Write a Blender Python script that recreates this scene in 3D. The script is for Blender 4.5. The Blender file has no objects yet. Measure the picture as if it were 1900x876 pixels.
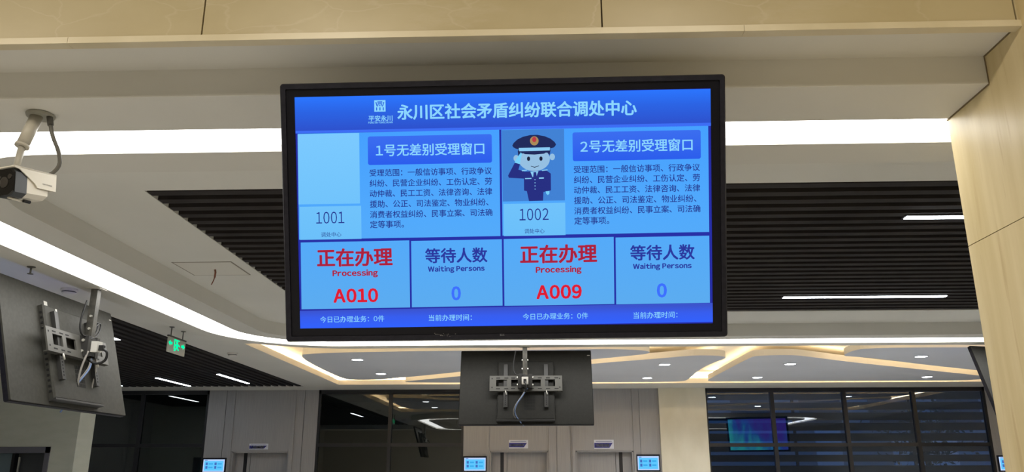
import bpy, bmesh, math, random
from mathutils import Vector, Matrix
random.seed(7)
S = bpy.context.scene
COL = S.collection
rad = math.radians

# ------------------------------------------------------------------ camera
cd = bpy.data.cameras.new('camera'); cam = bpy.data.objects.new('camera', cd); COL.objects.link(cam)
cd.sensor_width = 36.0; cd.lens = 28.54; cd.clip_start = 0.05; cd.clip_end = 200
R3 = (Matrix.Rotation(rad(1.83), 3, 'Z') @ Matrix.Rotation(rad(16.24), 3, 'X')
      @ Matrix.Rotation(rad(90), 3, 'X') @ Matrix.Rotation(rad(-0.093), 3, 'Z'))
cam.matrix_world = Matrix.Translation((0, 0, 1.6)) @ R3.to_4x4()
S.camera = cam
S.view_settings.view_transform = 'Standard'; S.view_settings.look = 'None'
S.view_settings.exposure = 0.0; S.view_settings.gamma = 1.0
S.view_settings.use_curve_mapping = False
S.cycles.max_bounces = 8; S.cycles.diffuse_bounces = 5; S.cycles.glossy_bounces = 4
S.cycles.transparent_max_bounces = 12; S.cycles.sample_clamp_indirect = 4.0
S.cycles.caustics_reflective = False; S.cycles.caustics_refractive = False

# ------------------------------------------------------------------ world: blue dusk
W = bpy.data.worlds.new('dusk'); S.world = W; W.use_nodes = True
bg = W.node_tree.nodes['Background']
bg.inputs['Color'].default_value = (0.20, 0.34, 0.62, 1); bg.inputs['Strength'].default_value = 0.85

RING_STRENGTH = 7.4
LOBBY_FILL_WATT = 100.0
COVE_STRENGTH = 17.0
SPOT_WATT = 110.0
TUBE_STRENGTH = 22.0

# ------------------------------------------------------------------ added fill lamps, unseen above the camera, to light the marble beam and jamb
def lobby_fill(x, y, z, sx, sy, watt, col):
    l = bpy.data.lights.new('lobby_fill', 'AREA'); l.shape = 'RECTANGLE'; l.size = sx; l.size_y = sy
    l.energy = watt; l.color = col
    o = bpy.data.objects.new('lobby_fill', l); COL.objects.link(o); o.location = (x, y, z)
for lx in (-4.2, -1.6, 1.0):
    lobby_fill(lx, -0.1, 4.75, 0.8, 0.8, LOBBY_FILL_WATT, (1.0, 0.90, 0.74))

# ------------------------------------------------------------------ materials
def lin(c):
    f = lambda v: v / 12.92 if v <= 0.04045 else ((v + 0.055) / 1.055) ** 2.4
    return tuple(f(v / 255.0) for v in c) + (1.0,)

def mat(name, col, rough=0.6, metal=0.0, spec=0.5, coat=0.0):
    m = bpy.data.materials.new(name); m.use_nodes = True
    b = m.node_tree.nodes['Principled BSDF']
    b.inputs['Base Color'].default_value = (*col[:3], 1); b.inputs['Roughness'].default_value = rough
    b.inputs['Metallic'].default_value = metal; b.inputs['Specular IOR Level'].default_value = spec
    b.inputs['Coat Weight'].default_value = coat; b.inputs['Coat Roughness'].default_value = 0.12
    return m

def noisy(name, c1, c2, rough=0.6, scale=(1, 1, 1), nscale=6.0, detail=6.0, bump=0.0, spec=0.5, metal=0.0, lo=0.35, hi=0.65):
    m = mat(name, c1, rough, metal, spec); nt = m.node_tree; b = nt.nodes['Principled BSDF']
    tc = nt.nodes.new('ShaderNodeTexCoord'); mp = nt.nodes.new('ShaderNodeMapping')
    mp.inputs['Scale'].default_value = scale
    nz = nt.nodes.new('ShaderNodeTexNoise'); nz.inputs['Scale'].default_value = nscale; nz.inputs['Detail'].default_value = detail
    rp = nt.nodes.new('ShaderNodeValToRGB')
    rp.color_ramp.elements[0].position = lo; rp.color_ramp.elements[0].color = (*c1[:3], 1)
    rp.color_ramp.elements[1].position = hi; rp.color_ramp.elements[1].color = (*c2[:3], 1)
    L = nt.links.new
    L(tc.outputs['Object'], mp.inputs['Vector']); L(mp.outputs['Vector'], nz.inputs['Vector'])
    L(nz.outputs['Fac'], rp.inputs['Fac']); L(rp.outputs['Color'], b.inputs['Base Color'])
    if bump:
        bp = nt.nodes.new('ShaderNodeBump'); bp.inputs['Strength'].default_value = bump; bp.inputs['Distance'].default_value = 0.01
        L(nz.outputs['Fac'], bp.inputs['Height']); L(bp.outputs['Normal'], b.inputs['Normal'])
    return m

def emit(name, col, strength=1.0):
    m = bpy.data.materials.new(name); m.use_nodes = True; nt = m.node_tree; nt.nodes.clear()
    e = nt.nodes.new('ShaderNodeEmission'); e.inputs['Color'].default_value = (*col[:3], 1); e.inputs['Strength'].default_value = strength
    o = nt.nodes.new('ShaderNodeOutputMaterial'); nt.links.new(e.outputs[0], o.inputs[0])
    return m

def scr(name, rgb, k=1.0):
    return emit(name, lin(rgb), k)

def emit_grad(name, axis, stops, p0, p1):
    """screen picture: colour ramp along a local axis of the display"""
    m = emit(name, (1, 1, 1)); nt = m.node_tree; e = next(n for n in nt.nodes if n.type == 'EMISSION')
    tc = nt.nodes.new('ShaderNodeTexCoord'); sp = nt.nodes.new('ShaderNodeSeparateXYZ')
    mr = nt.nodes.new('ShaderNodeMapRange'); mr.inputs['From Min'].default_value = p0; mr.inputs['From Max'].default_value = p1
    rp = nt.nodes.new('ShaderNodeValToRGB'); cr = rp.color_ramp
    while len(cr.elements) < len(stops): cr.elements.new(0.5)
    for el, (p, c) in zip(cr.elements, stops): el.position = p; el.color = lin(c)
    L = nt.links.new
    L(tc.outputs['Object'], sp.inputs[0]); L(sp.outputs[axis], mr.inputs['Value']); L(mr.outputs[0], rp.inputs['Fac'])
    L(rp.outputs['Color'], e.inputs['Color'])
    return m

def glass(name, tint, refl):
    m = bpy.data.materials.new(name); m.use_nodes = True; nt = m.node_tree; nt.nodes.clear()
    t = nt.nodes.new('ShaderNodeBsdfTransparent'); t.inputs[0].default_value = (*tint, 1)
    g = nt.nodes.new('ShaderNodeBsdfGlossy'); g.inputs['Roughness'].default_value = 0.0
    lw = nt.nodes.new('ShaderNodeLayerWeight'); lw.inputs['Blend'].default_value = 0.25
    mr = nt.nodes.new('ShaderNodeMapRange'); mr.inputs['To Min'].default_value = refl; mr.inputs['To Max'].default_value = 1.0
    mx = nt.nodes.new('ShaderNodeMixShader'); o = nt.nodes.new('ShaderNodeOutputMaterial')
    L = nt.links.new
    L(lw.outputs['Fresnel'], mr.inputs['Value']); L(mr.outputs[0], mx.inputs[0])
    L(t.outputs[0], mx.inputs[1]); L(g.outputs[0], mx.inputs[2]); L(mx.outputs[0], o.inputs[0])
    return m

M_ceil = noisy('ceiling_paint', (0.70, 0.69, 0.635), (0.74, 0.73, 0.675), 0.85, nscale=0.8, spec=0.2)
M_band = noisy('band_paint', (0.68, 0.665, 0.61), (0.72, 0.705, 0.65), 0.85, nscale=0.8, spec=0.2)
M_island = noisy('island_paint', (0.64, 0.66, 0.70), (0.68, 0.70, 0.74), 0.85, nscale=0.8, spec=0.2)
M_recess = noisy('recess_paint', (0.82, 0.77, 0.66), (0.85, 0.80, 0.70), 0.85, nscale=0.8, spec=0.2)
M_slat = noisy('slat_brown', (0.027, 0.023, 0.023), (0.036, 0.031, 0.030), 0.8, scale=(1, 1, 1), nscale=3, spec=0.2)
M_black = mat('void_black', (0.006, 0.006, 0.007), 0.9)
M_floor = noisy('floor_stone', (0.55, 0.545, 0.53), (0.62, 0.615, 0.60), 0.3, nscale=2.5)
M_wall = noisy('wall_paint', (0.55, 0.54, 0.50), (0.60, 0.59, 0.55), 0.8, nscale=1.0)
M_leftstone = noisy('pale_stone', (0.80, 0.83, 0.70), (0.86, 0.88, 0.76), 0.45, scale=(1, 1, 3), nscale=3.0)
M_grey = noisy('brushed_grey_panel', (0.30, 0.295, 0.295), (0.36, 0.352, 0.35), 0.5, scale=(60, 60, 0.7), nscale=2.0)
M_frame = mat('black_frame', (0.012, 0.012, 0.014), 0.4)
M_glass = glass('window_glass', (0.58, 0.70, 0.86), 0.09)
M_darkglass = glass('partition_glass', (0.4, 0.45, 0.45), 0.09)
M_column = noisy('cream_marble', (0.70, 0.65, 0.50), (0.78, 0.73, 0.58), 0.25, scale=(1, 1, 0.5), nscale=2.5, detail=9)

def marble():
    m = noisy('beige_marble', (0.45, 0.37, 0.205), (0.51, 0.43, 0.255), 0.35, scale=(0.9, 0.9, 1.6), nscale=1.6, detail=10)
    nt = m.node_tree; b = nt.nodes['Principled BSDF']; L = nt.links.new
    src = b.inputs['Base Color'].links[0].from_socket
    tc = next(n for n in nt.nodes if n.type == 'TEX_COORD')
    # thin pale veins
    nz = nt.nodes.new('ShaderNodeTexNoise'); nz.inputs['Scale'].default_value = 2.2; nz.inputs['Detail'].default_value = 4
    mp = nt.nodes.new('ShaderNodeMapping'); mp.inputs['Rotation'].default_value = (0, 0.6, 0); mp.inputs['Scale'].default_value = (1, 1, 2.2)
    vo = nt.nodes.new('ShaderNodeTexVoronoi'); vo.feature = 'DISTANCE_TO_EDGE'; vo.inputs['Scale'].default_value = 1.7
    ad = nt.nodes.new('ShaderNodeMixRGB'); ad.blend_type = 'ADD'; ad.inputs[0].default_value = 0.45
    L(tc.outputs['Object'], mp.inputs[0]); L(mp.outputs[0], ad.inputs[1]); L(mp.outputs[0], nz.inputs['Vector']); L(nz.outputs['Color'], ad.inputs[2])
    L(ad.outputs[0], vo.inputs['Vector'])
    rp = nt.nodes.new('ShaderNodeValToRGB'); rp.color_ramp.elements[0].position = 0.0; rp.color_ramp.elements[0].color = (0.28, 0.28, 0.28, 1)
    rp.color_ramp.elements[1].position = 0.018; rp.color_ramp.elements[1].color = (0, 0, 0, 1)
    L(vo.outputs['Distance'], rp.inputs[0])
    mx = nt.nodes.new('ShaderNodeMixRGB'); mx.inputs[2].default_value = (0.62, 0.54, 0.38, 1)
    L(rp.outputs[0], mx.inputs[0]); L(src, mx.inputs[1])
    # cloudy paler patches
    n2 = nt.nodes.new('ShaderNodeTexNoise'); n2.inputs['Scale'].default_value = 1.1; n2.inputs['Detail'].default_value = 8; n2.inputs['Roughness'].default_value = 0.7
    r2 = nt.nodes.new('ShaderNodeValToRGB'); r2.color_ramp.elements[0].position = 0.52; r2.color_ramp.elements[0].color = (0, 0, 0, 1)
    r2.color_ramp.elements[1].position = 0.72; r2.color_ramp.elements[1].color = (0.85, 0.85, 0.85, 1)
    mq = nt.nodes.new('ShaderNodeMapping'); mq.inputs['Scale'].default_value = (0.9, 1, 3.5); mq.inputs['Rotation'].default_value = (0, -.25, 0)
    L(tc.outputs['Object'], mq.inputs[0]); L(mq.outputs[0], n2.inputs['Vector']); L(n2.outputs['Fac'], r2.inputs[0])
    m3 = nt.nodes.new('ShaderNodeMixRGB'); m3.inputs[2].default_value = (0.55, 0.47, 0.32, 1)
    L(r2.outputs[0], m3.inputs[0]); L(mx.outputs[0], m3.inputs[1]); L(m3.outputs[0], b.inputs['Base Color'])
    return m
M_marble = marble()

def pillar_mat():
    m = noisy('grained_cream_stone', (0.64, 0.52, 0.285), (0.73, 0.61, 0.37), 0.35, spec=0.25, scale=(6, 6, 0.45), nscale=2.0, detail=8)
    nt = m.node_tree; b = nt.nodes['Principled BSDF']; L = nt.links.new
    src = b.inputs['Base Color'].links[0].from_socket
    tc = next(n for n in nt.nodes if n.type == 'TEX_COORD')
    mp = nt.nodes.new('ShaderNodeMapping'); mp.inputs['Scale'].default_value = (1, 7, 0.5); mp.inputs['Rotation'].default_value = (rad(6), 0, 0)
    nz = nt.nodes.new('ShaderNodeTexNoise'); nz.inputs['Scale'].default_value = 3.5; nz.inputs['Detail'].default_value = 5
    rp = nt.nodes.new('ShaderNodeValToRGB'); rp.color_ramp.elements[0].position = 0.60; rp.color_ramp.elements[0].color = (0, 0, 0, 1)
    rp.color_ramp.elements[1].position = 0.72; rp.color_ramp.elements[1].color = (0.5, 0.5, 0.5, 1)
    mx = nt.nodes.new('ShaderNodeMixRGB'); mx.inputs[2].default_value = (0.50, 0.36, 0.17, 1)
    L(tc.outputs['Object'], mp.inputs[0]); L(mp.outputs[0], nz.inputs['Vector']); L(nz.outputs['Fac'], rp.inputs[0])
    L(rp.outputs[0], mx.inputs[0]); L(src, mx.inputs[1]); L(mx.outputs[0], b.inputs['Base Color'])
    return m
M_pillar = pillar_mat()
M_ledge = noisy('ledge_marble', (0.62, 0.54, 0.36), (0.70, 0.62, 0.44), 0.3, nscale=3, detail=8)
M_joint = mat('dark_joint', (0.10, 0.075, 0.04), 0.8)
M_ring = emit('light_strip_diffuser', (1.0, 0.985, 0.95), RING_STRENGTH)
M_led = emit('warm_led_tape', (1.0, 0.78, 0.50), COVE_STRENGTH)
M_tube = emit('cool_tube', (0.86, 0.92, 1.0), TUBE_STRENGTH)
M_spot = emit('downlight_lens', (0.88, 0.92, 1.0), 30.0)
M_white = mat('white_plastic', (0.72, 0.70, 0.64), 0.4)
M_cream = mat('camera_white', (0.80, 0.76, 0.66), 0.35)
M_trimring = mat('white_trim', (0.75, 0.75, 0.75), 0.4)
M_tvblack = noisy('tv_bezel_black', (0.010, 0.010, 0.016), (0.016, 0.016, 0.024), 0.45, nscale=40, spec=0.2)
M_tvinner = mat('tv_inner_black', (0.006, 0.006, 0.010), 0.3, 0, 0.2)
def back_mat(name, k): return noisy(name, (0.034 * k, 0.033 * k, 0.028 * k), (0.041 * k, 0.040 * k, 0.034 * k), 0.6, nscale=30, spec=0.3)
M_backs = (back_mat('tv_back_shaded', .62), back_mat('tv_hump_shaded', .58)); M_backs_lit = (back_mat('tv_back_lit', 1.6), back_mat('tv_hump_lit', 1.5))  # one back colour twice: darkened for shade, paler where the light strip hits
M_rail = mat('dark_rail', (0.035, 0.034, 0.032), 0.45)
M_bracket = mat('grey_bracket', (0.095, 0.092, 0.080), 0.5, metal=0.0)
M_pole = noisy('galvanised_pole', (0.04, 0.038, 0.032), (0.09, 0.084, 0.068), 0.5, scale=(1, 1, 1), nscale=14)
M_bolt = mat('bright_bolt', (0.75, 0.73, 0.66), 0.3, metal=0.6)
M_cable = mat('black_cable', (0.012, 0.012, 0.012), 0.5)
M_bluecable = mat('blue_cable', (0.22, 0.32, 0.58), 0.5)
M_greycable = mat('grey_cable', (0.32, 0.30, 0.27), 0.5)
M_dark = mat('dark_slot', (0.008, 0.008, 0.008), 0.8)

# ------------------------------------------------------------------ mesh helpers
GLYPHS = {}
def glyph(ch):
    """outline of one character from the built-in font, filled (plain letters and digits use their wide forms, which share the Chinese face)"""
    if ch not in GLYPHS:
        c = chr(ord(ch) + 0xFEE0) if 0x21 <= ord(ch) <= 0x7E else ch
        cu = bpy.data.curves.new('glyph', 'FONT'); cu.body = c; cu.resolution_u = 3
        ob = bpy.data.objects.new('glyph', cu); COL.objects.link(ob)
        dg = bpy.context.evaluated_depsgraph_get(); me = bpy.data.meshes.new_from_object(ob.evaluated_get(dg))
        vs = [(v.co.x, v.co.y) for v in me.vertices]; ps = [tuple(p.vertices) for p in me.polygons]
        GLYPHS[ch] = (vs, ps, min(v[0] for v in vs), max(v[0] for v in vs))
        bpy.data.objects.remove(ob); bpy.data.meshes.remove(me); bpy.data.curves.remove(cu)
    return GLYPHS[ch]

class G:
    def __init__(s): s.b = bmesh.new()
    def face(s, pts, mi=0):
        vs = [s.b.verts.new(p) for p in pts]
        f = s.b.faces.new(vs); f.material_index = mi; return f
    def box(s, x0, x1, y0, y1, z0, z1, mi=0, T=None):
        P = [(x, y, z) for z in (z0, z1) for y in (y0, y1) for x in (x0, x1)]
        if T is not None: P = [T @ Vector(p) for p in P]
        v = [s.b.verts.new(p) for p in P]
        for q in ((0, 2, 3, 1), (4, 5, 7, 6), (0, 1, 5, 4), (2, 6, 7, 3), (0, 4, 6, 2), (1, 3, 7, 5)):
            s.b.faces.new([v[i] for i in q]).material_index = mi
        return s
    def prism(s, loop0, loop1, mi=0, caps=True):
        """two 3-D loops of equal length joined by sides"""
        a = [s.b.verts.new(p) for p in loop0]; c = [s.b.verts.new(p) for p in loop1]; n = len(a)
        for i in range(n):
            j = (i + 1) % n
            s.b.faces.new((a[i], a[j], c[j], c[i])).material_index = mi
        if caps:
            s.b.faces.new(a[::-1]).material_index = mi; s.b.faces.new(c).material_index = mi
        return s
    def poly(s, p2, z0, z1, mi=0):
        return s.prism([(x, y, z0) for x, y in p2], [(x, y, z1) for x, y in p2], mi)
    def strip(s, la, lb, mi=0):
        a = [s.b.verts.new(p) for p in la]; c = [s.b.verts.new(p) for p in lb]; n = len(a)
        for i in range(n):
            j = (i + 1) % n
            s.b.faces.new((a[i], a[j], c[j], c[i])).material_index = mi
        return s
    def lathe(s, prof, n=24, mi=0, T=None):
        rings = []
        for r, z in prof:
            rg = []
            for k in range(n):
                a = 2 * math.pi * k / n; p = Vector((r * math.cos(a), r * math.sin(a), z))
                rg.append(s.b.verts.new(T @ p if T is not None else p))
            rings.append(rg)
        for a, c in zip(rings, rings[1:]):
            for k in range(n):
                j = (k + 1) % n
                s.b.faces.new((a[k], a[j], c[j], c[k])).material_index = mi
        s.b.faces.new(rings[0][::-1]).material_index = mi; s.b.faces.new(rings[-1]).material_index = mi
        return s
    def tube(s, pts, r, n=8, mi=0, smooth_n=0):
        P = [Vector(p) for p in pts]
        for _ in range(smooth_n):
            Q = [P[0]]
            for a, c in zip(P, P[1:]): Q += [a.lerp(c, .25), a.lerp(c, .75)]
            P = Q + [P[-1]]
        rings = []; up = None
        for i, p in enumerate(P):
            t = (P[min(i + 1, len(P) - 1)] - P[max(i - 1, 0)]).normalized()
            if up is None: up = t.orthogonal().normalized()
            up = (up - t * up.dot(t)).normalized(); sd = t.cross(up)
            rings.append([s.b.verts.new(p + r * (math.cos(2 * math.pi * k / n) * up + math.sin(2 * math.pi * k / n) * sd)) for k in range(n)])
        for a, c in zip(rings, rings[1:]):
            for k in range(n):
                j = (k + 1) % n
                f = s.b.faces.new((a[k], a[j], c[j], c[k])); f.material_index = mi; f.smooth = True
        s.b.faces.new(rings[0][::-1]).material_index = mi; s.b.faces.new(rings[-1]).material_index = mi
        return s
    def text(s, body, place, bold=0.0, mi=0):
        """lettering filled as flat faces; place(u,v,h) maps text units (u 0..1 along the line, v up, both in line widths) to a 3-D point"""
        items, pen = [], 0.0
        for ch in body:
            if ch == ' ': pen += .27; continue
            wide = ord(ch) > 0x2E80
            vs, ps, x0, x1 = glyph(ch)
            if wide: items.append((pen, vs, ps)); pen += 1.0
            else: items.append((pen - x0 + .05, vs, ps)); pen += x1 - x0 + .13
        xs = [p + v[0] for p, vs, _ in items for v in vs]; ys = [v[1] for _, vs, _ in items for v in vs]
        x0, x1, y0, y1 = min(xs) - bold, max(xs) + bold, min(ys) - bold, max(ys) + bold; w = x1 - x0
        offs = [(0, 0)] if not bold else [(bold, 0), (-bold, 0), (0, bold * .8), (0, -bold * .8), (bold * .7, bold * .6), (-bold * .7, bold * .6), (bold * .7, -bold * .6), (-bold * .7, -bold * .6)]
        for p, gv, gp in items:
            for ox, oy in offs:
                vs = [s.b.verts.new(place((p + v[0] + ox - x0) / w, (v[1] + oy - (y0 + y1) / 2) / w, (y1 - y0) / w)) for v in gv]
                for q in gp:
                    try: s.b.faces.new([vs[k] for k in q]).material_index = mi
                    except ValueError: pass
        return s
    def build(s, name, mats, parent=None, world=False, bevel=0.0, fixn=True, smooth=False):
        if world and parent is not None:
            s.b.transform(parent.matrix_basis.inverted() if parent.parent is None else (parent.parent.matrix_basis @ parent.matrix_basis).inverted())
        if bevel:
            bmesh.ops.bevel(s.b, geom=[e for e in s.b.edges if len(e.link_faces) == 2 and e.calc_face_angle(0) > 0.7], offset=bevel, segments=2, affect='EDGES', profile=0.6)
        if fixn: bmesh.ops.recalc_face_normals(s.b, faces=s.b.faces)
        me = bpy.data.meshes.new(name); s.b.to_mesh(me); s.b.free()
        for m in (mats if isinstance(mats, (list, tuple)) else [mats]): me.materials.append(m)
        if smooth:
            for p in me.polygons: p.use_smooth = True
        o = bpy.data.objects.new(name, me); COL.objects.link(o)
        if parent is not None: o.parent = parent
        return o

def tag(o, label=None, cat=None, group=None, kind=None):
    for k, v in (('label', label), ('category', cat), ('group', group), ('kind', kind)):
        if v: o[k] = v
    return o
def thing(name, label, cat, loc=(0, 0, 0), rot=(0, 0, 0), group=None):
    o = bpy.data.objects.new(name, None); COL.objects.link(o); o.empty_display_size = 0.1
    o.location = loc; o.rotation_euler = rot
    o.matrix_basis = Matrix.LocRotScale(Vector(loc), __import__('mathutils').Euler(rot), None)
    return tag(o, label, cat, group)
def struct(o, label=None):
    return tag(o, label, None, None, 'structure')

def rrect(x0, x1, y0, y1, r, n=14):
    """rounded rectangle; r = radii of the corners (x1,y1),(x0,y1),(x0,y0),(x1,y0), counter-clockwise"""
    out = []
    for (cx, cy, a0), rr in zip(((x1, y1, 0), (x0, y1, 90), (x0, y0, 180), (x1, y0, 270)), r):
        ox = cx - rr if cx == x1 else cx + rr; oy = cy - rr if cy == y1 else cy + rr
        for k in range(n + 1):
            a = rad(a0 + 90 * k / n); out.append((ox + rr * math.cos(a), oy + rr * math.sin(a)))
    return out
def at(loop, z): return [(x, y, z) for x, y in loop]

# ------------------------------------------------------------------ the room shell
X0, X1, YB, YF = -11.2, 12.0, -5.0, 19.1
H1, H2, HC = 3.44, 3.30, 3.46
struct(G().box(X0 - .2, X1 + .2, YB - .2, 24, -0.1, 0).build('floor', M_floor), 'pale polished stone floor of the hall')
struct(G().box(X0 - .2, X0, YB, YF, 0, 5.0).build('wall_left', M_wall), 'plain wall closing the left side of the hall')
struct(G().box(X1, X1 + .2, YB, YF, 0, 5.0).build('wall_right', M_wall), 'plain wall closing the right side of the hall')
struct(G().box(X0, X1, YB - .2, YB, 0, 5.0).build('wall_back', M_wall), 'lobby wall behind the viewer')

# beam over the entrance: marble face, trim ledge, grey soffit and the drop
g = G()
seams = [X0, -3.24, -1.47, 0.293, 2.06, 3.83, X1]
for a, c in zip(seams, seams[1:]): g.box(a + .0035, c - .0035, 3.145, 3.20, 3.446, 5.0, 0)
g.box(X0, X1, 3.16, 3.22, 3.448, 5.0, 1)
struct(g.build('wall_beam', [M_marble, M_joint]), 'beige marble cladding on the beam across the top')
g = G()
for a, c in zip([X0, -2.06, 0.9, X1], [-2.06, 0.9, X1]): g.box(a + .0008, c - .0008, 3.131, 3.182, 3.419, 3.449)
struct(g.build('trim_1', M_ledge), 'thin beige marble ledge under the marble beam')
struct(G().box(X0, X1, 3.182, 3.5, H1, H1 + .3).build('ceiling_soffit', M_band), 'grey soffit behind the marble ledge')

# stone jamb at the right of the opening
g = G()
g.box(2.07, 3.6, 1.6, 3.825, 0, 2.637, 0).box(2.07, 3.6, 1.6, 3.825, 2.641, 5.0, 0).box(2.074, 3.58, 1.62, 3.82, 2.63, 2.65, 1)
struct(g.build('wall_jamb', [M_pillar, M_joint]), 'cream grained stone jamb at the right edge')
g = G()   # shadow gap where the ceiling meets the jamb
g.box(2.066, 2.071, 3.17, 3.432, 3.434, 3.441).box(2.066, 2.071, 3.426, 3.432, H2, 3.441).box(2.066, 2.071, 3.43, 3.83, H2 - .006, H2 + .001)
struct(g.build('trim_2', mat('gap_brown', (0.20, 0.15, 0.08), 0.8)), 'dark shadow gap between the soffit and stone jamb')

# main ceiling plane with rectangular openings
A = (-2.69, 7.6, 5.175, 9.75)          # slats over the middle
B = (-10.8, -5.27, 4.6, 18.3)          # slats on the left
RC = (-4.40, 9.9, 12.0, 17.95)         # recess with the curved islands
xs = sorted({X0, X1, A[0], A[1], B[0], B[1], RC[0], RC[1]}); ys = sorted({3.5, YF, A[2], A[3], B[2], B[3], RC[2], RC[3]})
g = G()
for xa, xb in zip(xs, xs[1:]):
    for ya, yb in zip(ys, ys[1:]):
        cx, cy = (xa + xb) / 2, (ya + yb) / 2
        if any(h[0] < cx < h[1] and h[2] < cy < h[3] for h in (A, B, RC)): continue
        g.face([(xa, ya, HC), (xa, yb, HC), (xb, yb, HC), (xb, ya, HC)])
for h, d in ((A, .09), (B, .09), (RC, .10)):
    l = [(h[0], h[2]), (h[1], h[2]), (h[1], h[3]), (h[0], h[3])]
    g.strip(at(l, HC), at(l, HC + d), 1 if h is RC else 0)
bmesh.ops.remove_doubles(g.b, verts=g.b.verts, dist=1e-5)
struct(g.build('ceiling', [M_ceil, M_recess], fixn=False), 'grey white painted ceiling with rectangular openings')
struct(G().box(X0, X1, YB, 3.2, 5.0, 5.15).build('ceiling_lobby', M_wall), 'lobby ceiling above the viewer')
# upper ceiling of the recess, with the ledges that hide the warm tape
g = G(); x0, x1, y0, y1 = RC[0] - .3, RC[1] + .3, RC[2] - .3, RC[3] + .3
g.face([(x0, y0, 3.70), (x0, y1, 3.70), (x1, y1, 3.70), (x1, y0, 3.70)])
l = [(x0, y0), (x1, y0), (x1, y1), (x0, y1)]; li = [(RC[0], RC[2]), (RC[1], RC[2]), (RC[1], RC[3]), (RC[0], RC[3])]
g.strip(at(l, 3.56), at(l, 3.70)); g.strip(at(li, 3.56), at(l, 3.56))
struct(g.build('ceiling_recess', M_recess, fixn=False), 'cream upper ceiling glowing warmly between the curved islands')

# lowered band that carries the light strip (rounded corners)
r_lo, r_li, r_lO, r_lI = 1.75, 1.42, 1.05, 0.75
OUT = rrect(-4.39, 9.6, 3.43, 11.49, (r_lo, r_lo, .02, .02))
LO = rrect(-4.15, 9.35, 3.812, 11.25, (r_li,) * 2 + (1.0, 1.0))
LI = rrect(-3.77, 8.97, 4.12, 10.85, (r_lO,) * 4)
IN = rrect(-3.478, 8.68, 4.41, 10.59, (r_lI,) * 4)
g = G()
g.strip(at(OUT, H2), at(OUT, HC)); g.strip(at(OUT, H2), at(LO, H2)); g.strip(at(LO, H2), at(LO, H2 + .06))
g.strip(at(LI, H2), at(LI, H2 + .06)); g.strip(at(LI, H2), at(IN, H2)); g.strip(at(IN, H2), at(IN, HC))
struct(g.build('ceiling_band', M_band), 'lowered grey band of ceiling around the light strip')
struct(G().box(X0, -4.39, 3.43, 4.6, H2, HC).build('ceiling_band', M_band), 'grey dropped soffit at the far left above the entrance')
g = G(); g.strip(at(LO, H2 + .042), at(LI, H2 + .042)); g.strip(at(LO, H2 + .050), at(LI, H2 + .050)); g.strip(at(LO, H2 + .042), at(LO, H2 + .050)); g.strip(at(LI, H2 + .042), at(LI, H2 + .050))
tag(g.build('light_strip', M_ring), 'continuous white linear light strip running round the lowered ceiling band', 'light')

# slat ceilings
g = G()
y = A[2] + .035
while y + .085 < A[3]:
    g.box(A[0] + .002, A[1], y, y + .085, HC + .004, HC + .055, 0); y += .1705
g.box(A[0], A[1], A[2], A[3], HC + .10, HC + .12, 1)
struct(g.build('ceiling_slats', [M_slat, M_black]), 'dark brown slatted ceiling panel behind the big television')
g = G()
x = B[1] - .06
while x - .085 > B[0]:
    g.box(x - .085, x, B[2], B[3] - .03, HC + .004, HC + .055, 0); x -= .1705
g.box(B[0], B[1], B[2], B[3], HC + .10, HC + .12, 1)
struct(g.build('ceiling_slats', [M_slat, M_black]), 'dark brown slatted ceiling panel beyond the exit sign at left')

def chaikin(p, it=2):
    for _ in range(it):
        q = []
        for a, c in zip(p, p[1:] + p[:1]):
            q += [(a[0] * .75 + c[0] * .25, a[1] * .75 + c[1] * .25), (a[0] * .25 + c[0] * .75, a[1] * .25 + c[1] * .75)]
        p = q
    return p
def ccw(p):
    return p if sum(a[0] * c[1] - c[0] * a[1] for a, c in zip(p, p[1:] + p[:1])) > 0 else p[::-1]
def inset(p, d):
    out = []; n = len(p)
    for i in range(n):
        a, c, e = Vector(p[i - 1]), Vector(p[i]), Vector(p[(i + 1) % n])
        t1 = (c - a).normalized(); t2 = (e - c).normalized()
        nn = Vector((-t1.y, t1.x)) + Vector((-t2.y, t2.x))
        nn.normalize(); k = max(.6, nn.dot(Vector((-t1.y, t1.x))))
        out.append(tuple(c + nn * (d / k)))
    return out
ISL = {
 'A': [(-4.02, 13.3), (-3.6, 13.05), (-2.58, 12.93), (-1.27, 12.87), (0.0, 12.85), (0.84, 12.79), (1.35, 12.83), (1.70, 12.97), (1.83, 13.2), (1.74, 13.42), (1.37, 13.69), (0.92, 14.0), (-1.52, 15.68), (-2.12, 16.15), (-2.85, 16.66), (-3.35, 17.0), (-3.85, 17.02), (-4.05, 16.75)],
 'B': [(-2.8, 17.3), (-2.5, 17.1), (-1.57, 16.41), (0.95, 14.58), (2.08, 13.92), (2.5, 13.62), (2.72, 13.58), (2.95, 13.62), (3.14, 13.75), (3.20, 14.0), (3.12, 14.35), (3.03, 15.4), (3.13, 17.2), (3.10, 17.6), (2.75, 17.70), (1.75, 17.69), (-1.68, 17.64), (-2.5, 17.56), (-2.85, 17.45)],
 'C': [(3.55, 17.62), (3.56, 16.55), (3.58, 13.95), (3.62, 13.68), (3.98, 13.60), (4.25, 13.62), (4.54, 13.81), (5.56, 14.60), (6.97, 15.52), (8.84, 16.75), (9.3, 17.1), (9.35, 17.4), (9.1, 17.66), (8.6, 17.70), (5.5, 17.66), (3.9, 17.66)],
 'D': [(5.06, 13.75), (5.02, 13.05), (5.19, 12.88), (5.8, 12.82), (6.76, 12.85), (8.9, 12.95), (9.4, 13.2), (9.45, 16.0), (9.2, 16.35), (8.8, 16.2), (8.37, 15.87), (6.81, 14.88), (5.77, 14.08), (5.3, 13.85)],
}
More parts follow.
